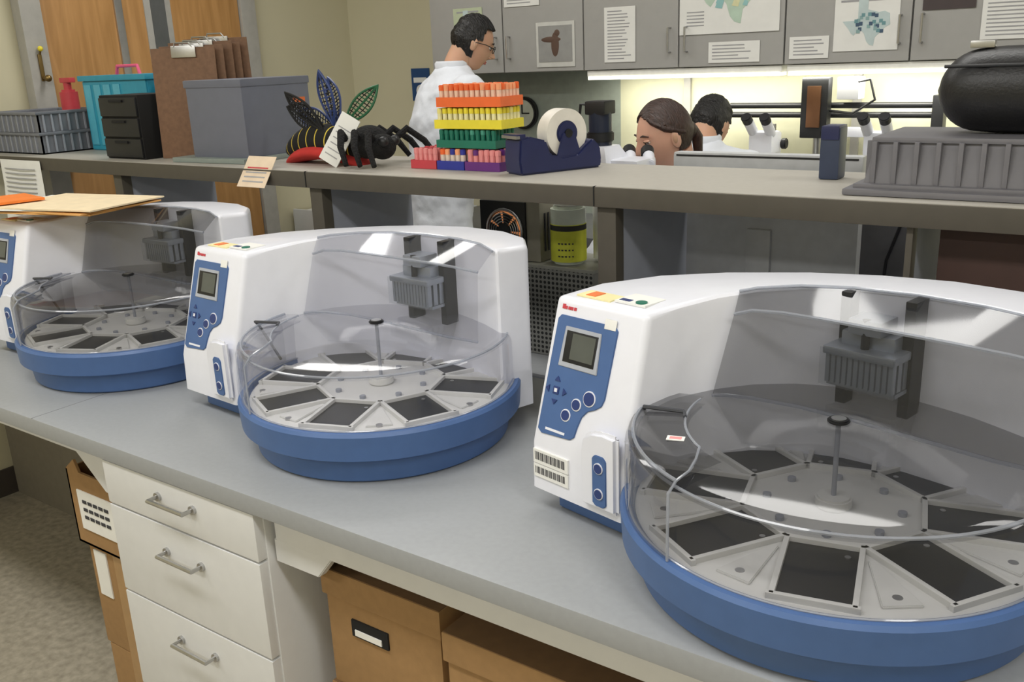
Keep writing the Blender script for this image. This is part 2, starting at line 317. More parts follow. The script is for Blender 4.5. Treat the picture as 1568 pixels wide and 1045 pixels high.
    for u,v,r_ in ((.108,.094,.0105),(.084,.079,.008),(.066,.058,.008),):
        b.cyl((u,v,.002),(u,v,.0036),r_+.002,WHITE,M=MF,seg=24); b.cyl((u,v,.0036),(u,v,.005),r_,DBLUE,M=MF,seg=24)
    b.box((.031,.086,.002),(.043,.098,.004),DBLUE,.0005,M=MF); b.box((.034,.089,.004),(.040,.095,.0045),WHITE,M=MF)
    for dx,dy in ((0,.018),(0,-.018),(.018,0),(-.018,0)):
        c=Vector((.037+dx,.092+dy,0)); d=Vector((dx,dy,0)).normalized(); w=Vector((-d.y,d.x,0))
        b.prism([tuple((c+d*.005)[:2]),tuple((c-d*.003+w*.006)[:2]),tuple((c-d*.003-w*.006)[:2])],.002,.004,DBLUE,M=MF)
    for k,wd in enumerate((.006,.004,.005,.004,.005)): b.box((.018+k*.0062,.2215,.0),(.018+k*.0062+wd,.2265 if k else .229,.0012),RED,M=MF)
    b.box((.112,.205,.002),(.135,.221,.0034),PAPER,.001,M=MF)
    b.box((.028,.026,.0024),(.07,.030,.0031),WHITE,M=MF)
    pod=[(.118,.012),(.118,.105),(.124,.126),(.140,.138),(.165,.142),(.193,.140),(.193,.012)]
    MP=Matrix(((1,0,0,0),(0,0,-1,.004),(0,1,0,.04),(0,0,0,1)))
    b.prism(pod,0,.014,WHITE,.006,M=MP)
    b.prism([(.146,.025),(.146,.098),(.152,.104),(.168,.104),(.174,.098),(.174,.025),(.168,.02),(.152,.02)],.012,.016,BLUE,.001,M=MP)
    for z in (.042,.084): b.cyl((.160,z,.016),(.160,z,.0175),.009,WHITE,M=MP); b.cyl((.160,z,.0173),(.160,z,.0185),.0075,DBLUE,M=MP)
    if stick:
        for z0,z1 in ((.086,.112),(.062,.086)):
            MS=Matrix(((1,0,0,0),(0,0,-1,.002),(0,1,0,z0),(0,0,0,1)))
            b.box((.008,0,-.001),(.085,z1-z0-.002,.0035),PAPER,M=MS)
            for k in range(22): b.box((.012+k*.0031,.006,.003),(.0130+k*.0031+(k%3)*.0006,z1-z0-.006,.0039),INK,M=MS)
        ms=Matrix.Translation((cx-.14,cy-.175,.2175))@Matrix.Rotation(.5,4,'Z'); b.box((-.012,-.007,0),(.012,.007,.0012),PAPER,M=ms); b.box((-.008,-.004,.001),(.008,.004,.0016),PINK,M=ms)
    b.box((.03,.085,.351),(.10,.12,.3535),mat('label_yellow',(235,225,170),.6)); b.box((.105,.09,.352),(.165,.14,.3555),PAPER)
    b.box((.045,.09,.353),(.065,.115,.3545),mat('label_orange',(225,120,60),.6)); b.cyl((.15,.10,.353),(.15,.10,.3575),.009,GRN); b.box((.11,.095,.355),(.13,.105,.3562),DBLUE)
    b.obj(loc,rz)
processor((-.80,1.14,.901),-12,LIDS,stick=1,hx=.428)
processor((-1.74,1.15,.901),-4.5,LIDC,cx=.477,cy=.158,R=.281,hx=.492)
processor((-2.61,1.14,.901),1,LIDS,cx=.475,cy=.150,R=.281,hx=.48)
b=B('manila_envelope_stack'); OR=mat('manila',(225,170,100),.7); OR2=mat('orange_tab',(240,130,50),.6); CRM=mat('cream_paper',(232,214,180),.8)
for i,(r,dx,m_) in enumerate(((4,0,OR),(-3,.01,OR),(8,-.01,PAPER),(2,.02,CRM))):
    M=Matrix.Translation((-2.37+dx,1.33,1.286+i*.004))@Matrix.Rotation(math.radians(r+10),4,'Z')
    b.box((-.19,-.13,-.0018),(.17,.12,.0018),m_,M=M)
M=Matrix.Translation((-2.44,1.27,1.306))@Matrix.Rotation(math.radians(-10),4,'Z'); b.box((-.19,-.14,-.003),(-.03,.02,.003),OR2,M=M)
b.obj()
b=B('instruction_sheet'); b.rows([[(-3.47,1.686,1.34),(-3.35,1.684,1.34),(-3.20,1.686,1.34)],[(-3.46,1.68,1.25),(-3.34,1.672,1.25),(-3.19,1.68,1.25)],[(-3.45,1.66,1.10),(-3.33,1.655,1.09),(-3.17,1.665,1.10)]],PAPER)
for k in range(12): b.tube([(-3.43,1.678-k*.001,1.31-k*.016),(-3.33,1.671-k*.0012,1.31-k*.016),(-3.23,1.678-k*.001,1.31-k*.016)],.0022,GINK,seg=4)
b.obj()

# ---------- shelf items
Z=1.352
b=B('plastic_tray_stack'); TR=mat('tray_grey',(112,115,122),.5)
for k in range(2):
    z=Z+k*.072
    b.box((-3.62,1.76,z),(-3.30,2.02,z+.004),TR)
    for lo,hi in (((-3.62,1.76),(-3.30,1.765)),((-3.62,2.015),(-3.3,2.02)),((-3.62,1.76),(-3.615,2.02)),((-3.305,1.76),(-3.3,2.02))): b.box((lo[0],lo[1],z),(hi[0],hi[1],z+.07),TR)
    b.tube([(-3.622,1.755,z+.07),(-3.295,1.755,z+.07),(-3.295,2.025,z+.07),(-3.622,2.025,z+.07)],.006,TR,closed=True)
    for i in range(9): b.box((-3.61+i*.034,1.756,z+.005),(-3.605+i*.034,1.76,z+.068),SIDE)
    for i in range(8): b.box((-3.299,1.775+i*.031,z+.005),(-3.294,1.781+i*.031,z+.068),SIDE)
b.box((-3.60,1.8,Z+.076),(-3.4,1.9,Z+.10),SIDE,.004); b.box((-3.50,1.92,Z+.077),(-3.33,2.0,Z+.135),mat('grey_carton',(150,150,150),.6),.004); b.obj()
b=B('red_pump_dispenser'); b.cyl((-3.42,1.96,Z+.1355),(-3.42,1.96,Z+.215),.032,RED,bev=.008); b.cyl((-3.42,1.96,Z+.21),(-3.42,1.96,Z+.24),.014,RED); b.box((-3.45,1.948,Z+.24),(-3.38,1.972,Z+.258),RED,.004); b.obj()
b=B('teal_file_tote')
b.prism([(-3.27,1.93),(-2.88,1.93),(-2.88,2.03),(-3.27,2.03)],Z,Z+.245,TEAL,.004)
b.box((-3.28,1.92,Z+.243),(-2.87,2.04,Z+.262),TEAL,.004)
b.tube([(-3.13,1.985,Z+.26),(-3.12,1.985,Z+.29),(-3.0,1.985,Z+.29),(-2.99,1.985,Z+.26)],.006,mat('pink_handle',(230,90,130),.4))
for i in range(4): b.box((-3.255+i*.06,1.926,Z+.02),(-3.215+i*.06,1.932,Z+.23),mat('teal_light',(84,172,198),.4),.001)
b.box((-2.86,1.95,Z),(-2.80,2.03,Z+.23),mat('teal_binder',(60,165,190),.5),.003)
b.obj()
b=B('black_desk_drawers')
b.box((-2.89,1.755,Z),(-2.68,1.915,Z+.20),BLK2,.004)
for k in range(3): b.box((-2.885,1.748,Z+.006+k*.064),(-2.685,1.757,Z+.064+k*.064),BLACK,.003); b.box((-2.82,1.742,Z+.05+k*.064),(-2.75,1.75,Z+.058+k*.064),BLK2,.002)
b.obj()
b=B('clipboard_stack'); HB=mat('hardboard',(118,88,66),.7,var=.12,scale=80)
for k,(y,a,h) in enumerate(((1.80,-3,.335),(1.835,-1,.34),(1.87,0,.35),(1.90,1,.345),(1.93,2,.36))):
    M=Matrix.Translation((-2.655+.004*k,y,Z))@Matrix.Rotation(math.radians(28),4,'Z')@Matrix.Rotation(math.radians(a),4,'X')
    b.box((0,0,0),(.21,.004,h),HB,.0015,M=M)
    b.box((.07,-.006,h-.03),(.15,0,h+.005),STEEL,.002,M=M); b.tube([(.08,-.004,h),(.085,-.006,h+.014),(.13,-.006,h+.014),(.14,-.004,h)],.0025,STEEL,M=M)
b.obj()
b=B('grey_card_file_box'); GB=mat('metal_box_grey',(108,112,126),.45,.2,var=.03); GB2=mat('box_base',(130,140,135),.5)
M=Matrix.Translation((-2.215,1.785,Z))@Matrix.Rotation(math.radians(4),4,'Z')
b.box((-.235,.0,.012),(0,.275,.235),GB,.006,M=M); b.box((-.30,-.03,0),(.01,.28,.014),GB2,.003,M=M); b.box((-.24,-.003,.215),(.003,.278,.237),GB,.004,M=M)
b.box((.0025,.2,.16),(.0045,.25,.175),mat('orange_label',(220,110,50),.5),M=M); b.obj()
BUG=stripemat('bug_stripes',(16,15,16),(205,182,70),9,.975); FUZZ=mat('bug_black',(14,14,16),.95,var=.4,scale=150,bump=.8); FELT=mat('red_felt',(190,52,48),.95); WB=mat('wire_blue',(40,60,115),.4); WG=mat('wire_green',(36,100,66),.4)
b=B('craft_bug_model')
def bend(v): v.z+=-.25*v.x*v.x/.15; return v
b.sph((0,0,.058),(.15,.05,.045),BUG,40,20,fn=bend); b.sph((.01,0,.027),(.16,.062,.024),FELT,fn=bend)
b.sph((.19,-.01,.055),(.055,.05,.045),FUZZ,24,16); b.sph((.245,-.02,.045),(.035,.038,.034),FUZZ)
for sgn in (-1,1):
    b.sph((.27,-.02+sgn*.022,.06),(.014,.014,.014),BLACK)
    for k in range(3):
        x=.13+k*.05
        b.tube([(x,sgn*.03,.05),(x+.02,sgn*.075,.085),(x+.05,sgn*.11,.05),(x+.08,sgn*.125,.006)],[.010,.010,.009,.007],FUZZ)
def wing(base,tip,side,m,thk=.0035):
    base=Vector(base);tip=Vector(tip);d=tip-base; side=Vector(side)*1.2; pts=[]
    for i in range(17):
        t=i/16; w=math.sin(math.pi*t**1.2)*.5
        pts.append(base+d*t+side*w)
    lo=[base+d*(i/16)-side*math.sin(math.pi*(i/16)**1.2)*.45 for i in range(15,0,-1)]
    b.tube(pts+lo,thk,m,closed=True,seg=6)
    b.tube([base,base+d*.5,tip],thk*.9,m,seg=6)
    for i in range(2,16,1):
        t=i/16; w=math.sin(math.pi*t**1.2); b.tube([base+d*t+side*.5*w,base+d*(t-.05)-side*.45*w],.0016,m if i%2 else BLK2,seg=5)
    for s_ in (-.25,.25): b.tube([base+d*(i/12)+side*s_*math.sin(math.pi*(i/12)**1.2) for i in range(1,12)],.0014,BLK2,seg=5)
wing((.05,.02,.09),(-.02,.06,.225),(.045,0,.02),WB); wing((.05,.0,.09),(.03,-.02,.245),(.045,0,.0),WB); wing((.06,.02,.09),(.17,.06,.20),(.04,0,-.03),WG); wing((.04,-.02,.085),(-.10,-.03,.15),(.02,0,.05),BLK2)
wing((.04,.02,.085),(-.13,.03,.13),(.02,0,.05),WB); wing((.04,-.03,.08),(-.08,-.05,.19),(.04,0,.02),BLK2)
b.obj((-1.98,1.86,Z+.007),0)
b=B('paper_tag'); M=Matrix.Translation((-1.885,1.78,Z+.012))@Matrix.Rotation(math.radians(20),4,'Z')@Matrix.Rotation(math.radians(-12),4,'X')@Matrix.Rotation(math.radians(30),4,'Y')
b.box((-.03,-.002,0),(.03,.002,.14),PAPER,.001,M=M)
for k in range(6): b.box((-.02,-.0028,.02+k*.016),(.02,-.0018,.023+k*.016),GINK,M=M)
b.obj()
b=B('hanging_card')
M=Matrix.Translation((-2.07,1.70,1.3575))@Matrix.Rotation(math.radians(55),4,'X')
b.box((-.06,-.065,0),(.055,.03,.0015),mat('card_cream',(225,205,180),.8),M=M)
for k in range(4): b.box((-.045,-.05+k*.014,.0012),(.04,-.046+k*.014,.0021),RED if k==3 else GINK,M=M)
b.obj()
def rack(lo,hi,z,h,m,capm,nx,ny,tubem,name='tube_rack'):
    b=B(name); x0,y0=lo; x1,y1=hi; e=.003; zt=z+h*.42
    b.box((x0+e,y0+e,z),(x1-e,y1-e,z+.003),m)
    b.box((x0,y0,z),(x1,y0+e,zt),m); b.box((x0,y1-e,z),(x1,y1,zt),m); b.box((x0,y0+e,z),(x0+e,y1-e,zt),m); b.box((x1-e,y0+e,z),(x1,y1-e,zt),m)
    b.box((x0+e,y0+e,zt-.004),(x1-e,y1-e,zt-.001),m)
    for i in range(nx):
        for j in range(ny):
            x=x0+e+(x1-x0-2*e)*(i+.5)/nx; y=y0+e+(y1-y0-2*e)*(j+.5)/ny; r=min((x1-x0-2*e)/nx,(y1-y0-2*e)/ny)*.46
            b.cyl((x,y,z+.005),(x,y,z+h*.75),r*.9,tubem,seg=8)
            cm=capm[random.randrange(len(capm))]
            b.cyl((x,y,z+h*.68),(x,y,z+h*(.95+random.random()*.04)),r,cm,seg=10,bev=r*.2)
    return b.obj()
FROST=mat('frosted_tube',(222,205,190),.4); FRO2=mat('frosted_orange',(236,200,176),.4); FRY=mat('frosted_yellow',(236,230,180),.4)
zb=Z
rack((-1.63,1.83),(-1.545,1.96),zb,.052,RED,[RED,PINK,PINK],5,6,PINK)
rack((-1.542,1.83),(-1.455,1.96),zb,.052,BLU,[BLU,ORG2,ORG],5,6,FROST)
rack((-1.452,1.83),(-1.345,1.94),zb,.052,PUR,[PUR,PINK],6,6,PINK)
rack((-1.552,1.845),(-1.365,1.94),zb+.053,.046,GRN,[GRN,GRN,GRN2],11,6,GRN)
rack((-1.555,1.845),(-1.345,1.94),zb+.100,.052,YEL,[YEL,YEL,YEL2],12,6,FRY)
rack((-1.545,1.845),(-1.345,1.94),zb+.153,.056,ORG,[ORG,ORG2,ORG2],12,6,FRO2)
b=B('tape_dispenser')
MT=Matrix.Translation((-1.283,1.80,Z))@Matrix.Rotation(math.radians(66),4,'Z')@Matrix.Scale(.84,4)
MV=MT@Matrix(((1,0,0,0),(0,0,-1,.04),(0,1,0,0),(0,0,0,1)))
b.prism([(0,.0),(.27,.0),(.275,.02),(.27,.06),(.245,.085),(.215,.065),(.19,.045),(.14,.04),(.10,.05),(.085,.09),(.03,.105),(.0,.10),(-.005,.04)],0,.085,NAVY,.005,M=MV)
b.box((-.012,-.042,.1),(.0,.038,.108),STEEL,M=MT); b.box((-.008,-.04,.10),(.02,.036,.112),NAVY,.002,M=MT)
b.lathe([(.035,-.026),(.068,-.026),(.068,.026),(.035,.026),(.035,-.026)],mat('tape_white',(228,224,214),.5),M=MT@Matrix.Translation((.165,-.002,.104))@Matrix.Rotation(math.radians(90),4,'X'),seg=48)
b.cyl((.165,-.034,.104),(.165,.03,.104),.034,NAVY,M=MT,bev=.003); b.cyl((.165,-.040,.104),(.165,.034,.104),.012,BLACK,M=MT)
for sg in(-.043,.033): b.prism([(.12,.03),(.21,.03),(.185,.105),(.145,.105)],sg,sg+.006,NAVY,.001,M=MT@Matrix(((1,0,0,0),(0,0,-1,0),(0,1,0,0),(0,0,0,1))))
b.obj()
b=B('blue_marker_box'); b.box((-.605,1.93,Z),(-.565,1.98,Z+.105),mat('slate_blue',(52,62,86),.4),.005); b.box((-.603,1.927,Z+.08),(-.567,1.982,Z+.108),NAVY,.003); b.obj()
b=B('grey_tote_lid_down'); TG=mat('tote_grey',(112,111,116),.45,var=.03)
b.box((-.50,1.735,Z),(.10,2.04,Z+.012),TG,.005); b.box((-.485,1.75,Z+.01),(.085,2.025,Z+.02),TG,.004)
b.rows([[(-.47,1.765,Z+.018),(.07,1.765,Z+.018),(.07,2.01,Z+.018),(-.47,2.01,Z+.018)],[(-.455,1.78,Z+.098),(.055,1.78,Z+.098),(.055,1.995,Z+.098),(-.455,1.995,Z+.098)]],TG,closed=True,cap=True)
for i in range(15): b.box((-.458+i*.036,1.762,Z+.02),(-.450+i*.036,1.79,Z+.094),TG,.001)
for i in range(6): b.box((-.474,1.79+i*.038,Z+.02),(-.45,1.798+i*.038,Z+.094),TG,.001)
b.box((-.462,1.772,Z+.092),(.062,2.0,Z+.102),TG,.004); b.obj()
b=B('black_zip_case')
pf=[(0,-.005)]+[(.072*math.sin(math.radians(a)),.07-.072*math.cos(math.radians(a))) for a in range(10,91,10)]+[(.0745,.10),(.075,.2),(.0745,.33),(.072,.36)]+[(.072*math.cos(math.radians(a)),.36+.072*math.sin(math.radians(a))) for a in range(10,91,10)]
b.lathe(pf,mat('case_black',(22,22,24),.42,bump=.1,scale=200),M=Matrix.Translation((-.375,1.88,Z+.1025+.0745))@Matrix.Rotation(math.radians(90),4,'Y'))
b.tube([(-.36+i*.02,1.88-.0753*math.cos(math.radians(35)),Z+.177+.0753*math.sin(math.radians(35))) for i in range(18)],.003,BLACK)
b.box((-.33,1.86,Z+.249),(-.29,1.88,Z+.262),STEEL,.003); b.obj()

b=B('perforated_steel_cabinet'); PF=dotmat('perforated',(135,135,130),(38,38,38),72,.34)
b.box((-1.60,2.14,.781),(-1.27,2.33,1.04),PF,.003); b.box((-1.605,2.135,1.04),(-1.265,2.335,1.05),mat('steel_beige',(150,150,140),.45),.003); b.obj()
b=B('fan_lamp_box'); FB=mat('fanbox_beige',(150,146,130),.5); GLOW=mat('lamp_glow',(215,140,90),.5,emit=.5)
b.box((-1.655,2.16,1.051),(-1.455,2.32,1.225),FB,.004); b.box((-1.66,2.152,1.055),(-1.50,2.16,1.222),BLACK,.003)
cxf=-1.572
b.tube([(cxf+.062*math.cos(i*math.pi/12),2.149,1.137+.062*math.sin(i*math.pi/12)) for i in range(24)],.004,STEEL,closed=True)
b.cyl((cxf,2.1515,1.137),(cxf,2.150,1.137),.056,GLOW); b.cyl((cxf,2.1515,1.137),(cxf,2.146,1.137),.022,BLACK)
for r in (.028,.036,.044,.052): b.tube([(cxf+r*math.cos(i*math.pi/12),2.145,1.137+r*math.sin(i*math.pi/12)) for i in range(24)],.0016,STEEL,closed=True,seg=5)
for i in range(7):
    a=i*2*math.pi/7; b.prism([(0,0),(.055*math.cos(a),.055*math.sin(a)),(.055*math.cos(a+.72),.055*math.sin(a+.72))],0,.002,BLACK,M=Matrix(((1,0,0,cxf),(0,0,-1,2.149),(0,1,0,1.137),(0,0,0,1))))
for i in range(7): b.box((-1.452,2.18+i*.018,1.08),(-1.4535,2.187+i*.018,1.19),BLACK)
b.cyl((-1.53,2.26,1.225),(-1.53,2.26,1.25),.03,BLACK); b.obj()
b=B('ethanol_jar'); JL=mat('label_yellow_bright',(222,226,70),.6); jx,jy=-1.385,2.20
b.cyl((jx,jy,1.051),(jx,jy,1.215),.05,mat('jar_plastic',(212,220,205),.3),bev=.008); b.cyl((jx,jy,1.06),(jx,jy,1.165),.0508,JL,seg=32); b.cyl((jx,jy,1.215),(jx,jy,1.24),.04,PAPER,bev=.003)
for k,w_ in ((0,.8),(1,.5),(2,.9)):
    for j in range(5): a=math.radians(-90+j*11); b.box((jx+.0506*math.cos(a)-.003,jy+.0506*math.sin(a)-.001,1.075+k*.018),(jx+.0506*math.cos(a)+.003,jy+.0506*math.sin(a)+.001,1.079+k*.018),INK)
b.cyl((jx,jy,1.148),(jx,jy,1.163),.0511,mat('jar_stripe',(50,50,46),.6),seg=32); b.obj()
b=B('gallon_jug'); b.cyl((-1.305,2.26,1.051),(-1.305,2.26,1.22),.03,PAPER,bev=.01); b.cyl((-1.305,2.26,1.22),(-1.305,2.26,1.25),.014,PAPER); b.obj()

def carton(b,lo,hi,m,openn=False):
    x0,y0,z0=lo;x1,y1,z1=hi
    if openn:
        for a,c in (((x0,y0),(x1,y0+.006)),((x0,y1-.006),(x1,y1)),((x0,y0),(x0+.006,y1)),((x1-.006,y0),(x1,y1))): b.box((a[0],a[1],z0),(c[0],c[1],z1),m)
        b.box((x0,y0,z0),(x1,y1,z0+.006),m)
    else: b.box(lo,hi,m,.003)
b=B('cardboard_box_stack')
carton(b,(-2.02,.99,.555),(-1.80,1.26,.745),CARD,True)
b.prism([(-2.02,.745),(-1.98,.775),(-1.965,.745)],0,.006,CARD,M=Matrix(((1,0,0,0),(0,0,-1,.996),(0,1,0,0),(0,0,0,1))))
b.box((-2.01,1.0,.6),(-1.81,1.24,.70),CARD2); b.cyl((-1.95,1.05,.70),(-1.95,1.05,.75),.025,RED); b.cyl((-1.88,1.1,.70),(-1.90,1.2,.755),.02,PAPER); b.box((-1.93,1.12,.70),(-1.88,1.2,.74),BLACK)
b.box((-1.985,.987,.60),(-1.84,.991,.70),PAPER)
for k in range(3):
    for j in range(5): b.box((-1.965+j*.022,.9855,.63+k*.02),(-1.949+j*.022,.988,.638+k*.02),INK)
carton(b,(-2.0,1.0,.28),(-1.78,1.3,.553),CARD); carton(b,(-1.99,1.0,.0),(-1.77,1.32,.278),CARD)
b.box((-1.98,.997,.42),(-1.93,1.002,.54),PAPER); b.box((-1.84,.997,.40),(-1.79,1.002,.52),PAPER); b.box((-1.83,.997,.17),(-1.79,1.002,.24),PAPER)
for k in range(8): b.box((-1.832+k*.005,.995,.41),(-1.830+k*.005,.998,.50),INK)
b.box((-1.9,.998,.0),(-1.86,1.0015,.55),mat('packing_tape',(170,135,90),.3)); b.obj()
for x0,x1,y0,zt in ((-1.185,-.90,1.0,.742),(-.885,-.50,.985,.72),(-.48,-.215,.99,.72)):
    b=B('banker_box_stack')
    for k in range(3):
        h=zt/3-.001; z=k*zt/3
        b.box((x0+.006,y0+.006,z),(x1-.006,y0+.38,z+h-.002),CARD,.002); b.box((x0,y0,z+h-.055),(x1,y0+.386,z+h),CARD,.003); b.box((x0+.002,y0+.002,z+h-.001),(x1-.002,y0+.384,z+h+.0008),CARD2)
        xm=(x0+x1)/2-.03
        b.box((xm-.045,y0+.002,z+h-.125),(xm+.045,y0+.008,z+h-.09),BLK2,.002); b.box((xm-.035,y0+.0,z+h-.12),(xm+.03,y0+.004,z+h-.108),PAPER)
    b.obj()

# ---------- back wall casework
b=B('overhead_cabinet_row'); xs=[-2.87,-2.465,-2.06,-1.635,-1.22,-.79,-.37,.05,.47,.9,1.3]
b.box((-2.87,3.44,1.55),(1.3,YB2,2.45),CAB,.002); b.box((-2.87,3.42,2.43),(1.3,YB2,2.47),CAB)
for i in range(len(xs)-1):
    b.box((xs[i]+.003,3.42,1.553),(xs[i+1]-.003,3.441,2.42),CAB,.002)
    hx=xs[i+1]-.035 if i%2==0 else xs[i]+.035
    b.tube([(hx,3.42,1.61),(hx,3.395,1.61),(hx,3.395,1.70),(hx,3.42,1.70)],.004,STEEL)
b.obj()
def sheet(name,x0,x1,z0,z1,m=PAPER,deco=None,y=3.4175):
    b=B(name); b.box((x0,y-.0015,z0),(x1,y,z1),m)
    Mq=Matrix(((1,0,0,0),(0,0,-1,y-.0015),(0,1,0,0),(0,0,0,1)))
    if deco=='text':
        n=int((z1-z0)/.012)
        for k in range(1,n): b.box((x0+.015,y-.0022,z0+k*.012),(x1-.015-random.random()*.4*(x1-x0),y-.0014,z0+k*.012+.004),GINK)
    if deco in('map','map2'):
        cx=(x0+x1)/2; cz=(z0+z1)/2-(.01 if deco=='map' else 0); s=min(x1-x0,z1-z0)*(.40 if deco=='map' else .44)
        tx=[(-.35,1),(.05,1),(.05,.55),(.2,.5),(.5,.42),(.75,.45),(.95,.35),(1,-.1),(.8,-.2),(.55,-.45),(.40,-.6),(.35,-.95),(.18,-.9),(.05,-.75),(-.05,-.45),(-.2,-.28),(-.35,-.3),(-.5,-.5),(-.62,-.4),(-.75,-.2),(-1,.1),(-.35,.12)]
        b.prism([(cx+p[0]*s,cz+p[1]*s) for p in tx],0,.001,mat('map_green',(186,208,190),.8) if deco=='map' else mat('map_grey',(190,205,205),.8),M=Mq)
        if deco=='map':
            for k in range(22):
                px=cx+random.uniform(-.5,.75)*s; pz=cz+random.uniform(-.45,.4)*s; w=s*random.uniform(.07,.13); dy=.0018+k*.00003
                b.prism([(px-w,pz-w*.7),(px+w*.6,pz-w),(px+w,pz+w*.5),(px-w*.3,pz+w)],.001,.0014+k*.00003,[mat('map_teal',(150,195,195),.8),mat('map_yellow',(220,218,175),.8),mat('map_pale',(200,214,205),.8)][k%3],M=Mq)
            for k in range(5): b.box((x0+.03,y-.0022,z0+.03+k*.012),(x0+.10,y-.0014,z0+.034+k*.012),GINK)
        else:
            for k in range(34):
                px=cx+random.uniform(-.45,.75)*s; pz=cz+random.uniform(-.4,.42)*s; w=s*.075; dy=.0018+k*.00003
                b.box((px-w,y-dy-.0005,pz-w),(px+w,y-.0015,pz+w),[mat('map_navy',(72,92,115),.8),mat('map_mid',(110,150,155),.8),mat('map_grey2',(140,170,170),.8)][k%3])
            b.box((x0+.02,y-.0022,z1-.02),(x1-.02,y-.0014,z1-.013),GINK)
    if deco=='photo':
        b.box((x0+.012,y-.003,z0+.02),(x1-.012,y-.0015,z1-.015),mat('photo_bg',(150,150,148),.5)); b.sph(((x0+x1)/2,y-.0025,(z0+z1)/2),(.02,.002,.05),mat('photo_brown',(92,70,58),.6)); b.sph(((x0+x1)/2-.02,y-.0025,(z0+z1)/2+.02),(.05,.002,.012),mat('photo_brown',(92,70,58),.6)); b.sph(((x0+x1)/2+.01,y-.0025,(z0+z1)/2+.045),(.014,.002,.014),mat('photo_brown',(92,70,58),.6))
    b.obj()
sheet('map_print',-2.73,-2.57,1.67,1.83,mat('paper_green',(190,200,170),.8),'map2')
sheet('paper_notice',-2.45,-2.27,1.82,2.05,PAPER,'text')
sheet('framed_photo_print',-2.29,-2.10,1.57,1.75,mat('print_white',(205,205,200),.6),'photo')
sheet('paper_notice',-1.96,-1.82,1.58,1.79,PAPER,'text')
sheet('state_map_poster',-1.63,-1.24,1.67,2.02,PAPER,'map',y=3.4165)
sheet('paper_notice',-1.51,-1.31,1.565,1.64,PAPER,'text')
sheet('paper_notice',-1.20,-1.06,1.57,1.645,PAPER,'text')
sheet('county_map_print',-1.045,-.83,1.59,1.77,PAPER,'map2')
sheet('framed_photo_print',-.76,-.60,1.71,1.9,mat('photo_dark',(70,60,60),.6))
sheet('paper_notice',-.58,-.38,1.61,1.95,PAPER,'text')
b=B('under_cabinet_light'); TUBE=mat('fluorescent_tube',(255,252,228),.5,emit=2.2,var=0)
for x0,x1 in ((-2.05,-1.23),(-1.21,-.60),(-.58,.4)):
    b.box((x0,3.43,1.525),(x1,3.53,1.549),mat('fixture_white',(235,235,230),.5),.002); b.box((x0+.005,3.426,1.513),(x1-.005,3.50,1.526),TUBE,.002)
b.obj()
for x,sx in ((-1.64,.8),(-.9,.6),(-.1,.9)):
    l=bpy.data.lights.new('counter_lamp','AREA'); l.shape='RECTANGLE'; l.size=sx; l.size_y=.06; l.energy=3.6; l.color=(1,.97,.86)
    o=bpy.data.objects.new('counter_lamp',l); o.location=(x,3.56,1.505); o.rotation_euler=(math.radians(14),0,0); bpy.context.collection.objects.link(o)
SPL=mat('backsplash_lit',(208,207,178),.6,var=.02)  # yellowish glow of the strip lights tinted into the wall colour
b=B('back_counter')
b.box((-2.88,3.20,.865),(1.3,YB2,.9),mat('counter_top_dark',(96,96,98),.4),.003); b.box((-2.86,3.235,.08),(1.3,YB2,.865),CAB,.002); b.box((-2.84,3.28,0),(1.3,YB2,.08),BASE)
for i in range(len(xs)-1):
    b.box((xs[i]+.004,3.218,.70),(xs[i+1]-.004,3.236,.86),CAB,.002); b.box((xs[i]+.004,3.218,.09),(xs[i+1]-.004,3.236,.695),CAB,.002)
    b.tube([((xs[i]+xs[i+1])/2-.05,3.218,.79),((xs[i]+xs[i+1])/2-.05,3.195,.79),((xs[i]+xs[i+1])/2+.05,3.195,.79),((xs[i]+xs[i+1])/2+.05,3.218,.79)],.005,STEEL)
for x in (-1.75,-1.05,-.3,.4): b.box((x,3.715,.9),(x+.03,3.73,1.545),FR)
b.box((-2.06,3.73,.9),(1.3,YB2,1.545),SPL); b.box((-2.87,3.73,.9),(-2.06,YB2,1.545),mat('backsplash_unlit',(150,158,148),.6)); b.obj()  # left stretch coloured darker to show it has no strip light
b=B('white_base_cabinet'); b.box((-3.68,3.2,0),(-2.9,YB2,.9),CASE,.003)
for z in (.2,.45,.7): b.box((-3.66,3.185,z),(-2.92,3.2,z+.22),CASE,.003); b.tube([(-3.35,3.185,z+.15),(-3.35,3.165,z+.15),(-3.25,3.165,z+.15),(-3.25,3.185,z+.15)],.005,BLACK)
b.obj()
b=B('blue_safety_sign'); b.box((-3.28,YB2-.004,1.42),(-3.16,YB2,1.58),mat('sign_blue',(30,70,120),.5)); b.box((-3.265,YB2-.006,1.51),(-3.18,YB2-.003,1.535),PAPER); b.cyl((-3.22,YB2-.006,1.47),(-3.22,YB2-.003,1.47),.03,PAPER); b.obj()
b=B('round_clock'); b.cyl((-2.57,3.70,1.36),(-2.57,3.729,1.36),.075,BLACK,bev=.006,seg=40); b.cyl((-2.57,3.697,1.36),(-2.57,3.701,1.36),.062,mat('dial',(200,205,190),.5),seg=40); b.box((-2.573,3.694,1.36),(-2.567,3.697,1.41),BLACK); b.box((-2.573,3.694,1.357),(-2.53,3.697,1.363),BLACK); b.obj()
b=B('paper_towel_dispenser'); b.prism([(3.4,.901),(3.6,.901),(3.6,1.42),(3.52,1.42)],-3.08,-2.93,mat('dispenser_grey',(115,118,122),.5),.006,M=Matrix(((0,0,1,0),(1,0,0,0),(0,1,0,0),(0,0,0,1)))); b.obj()
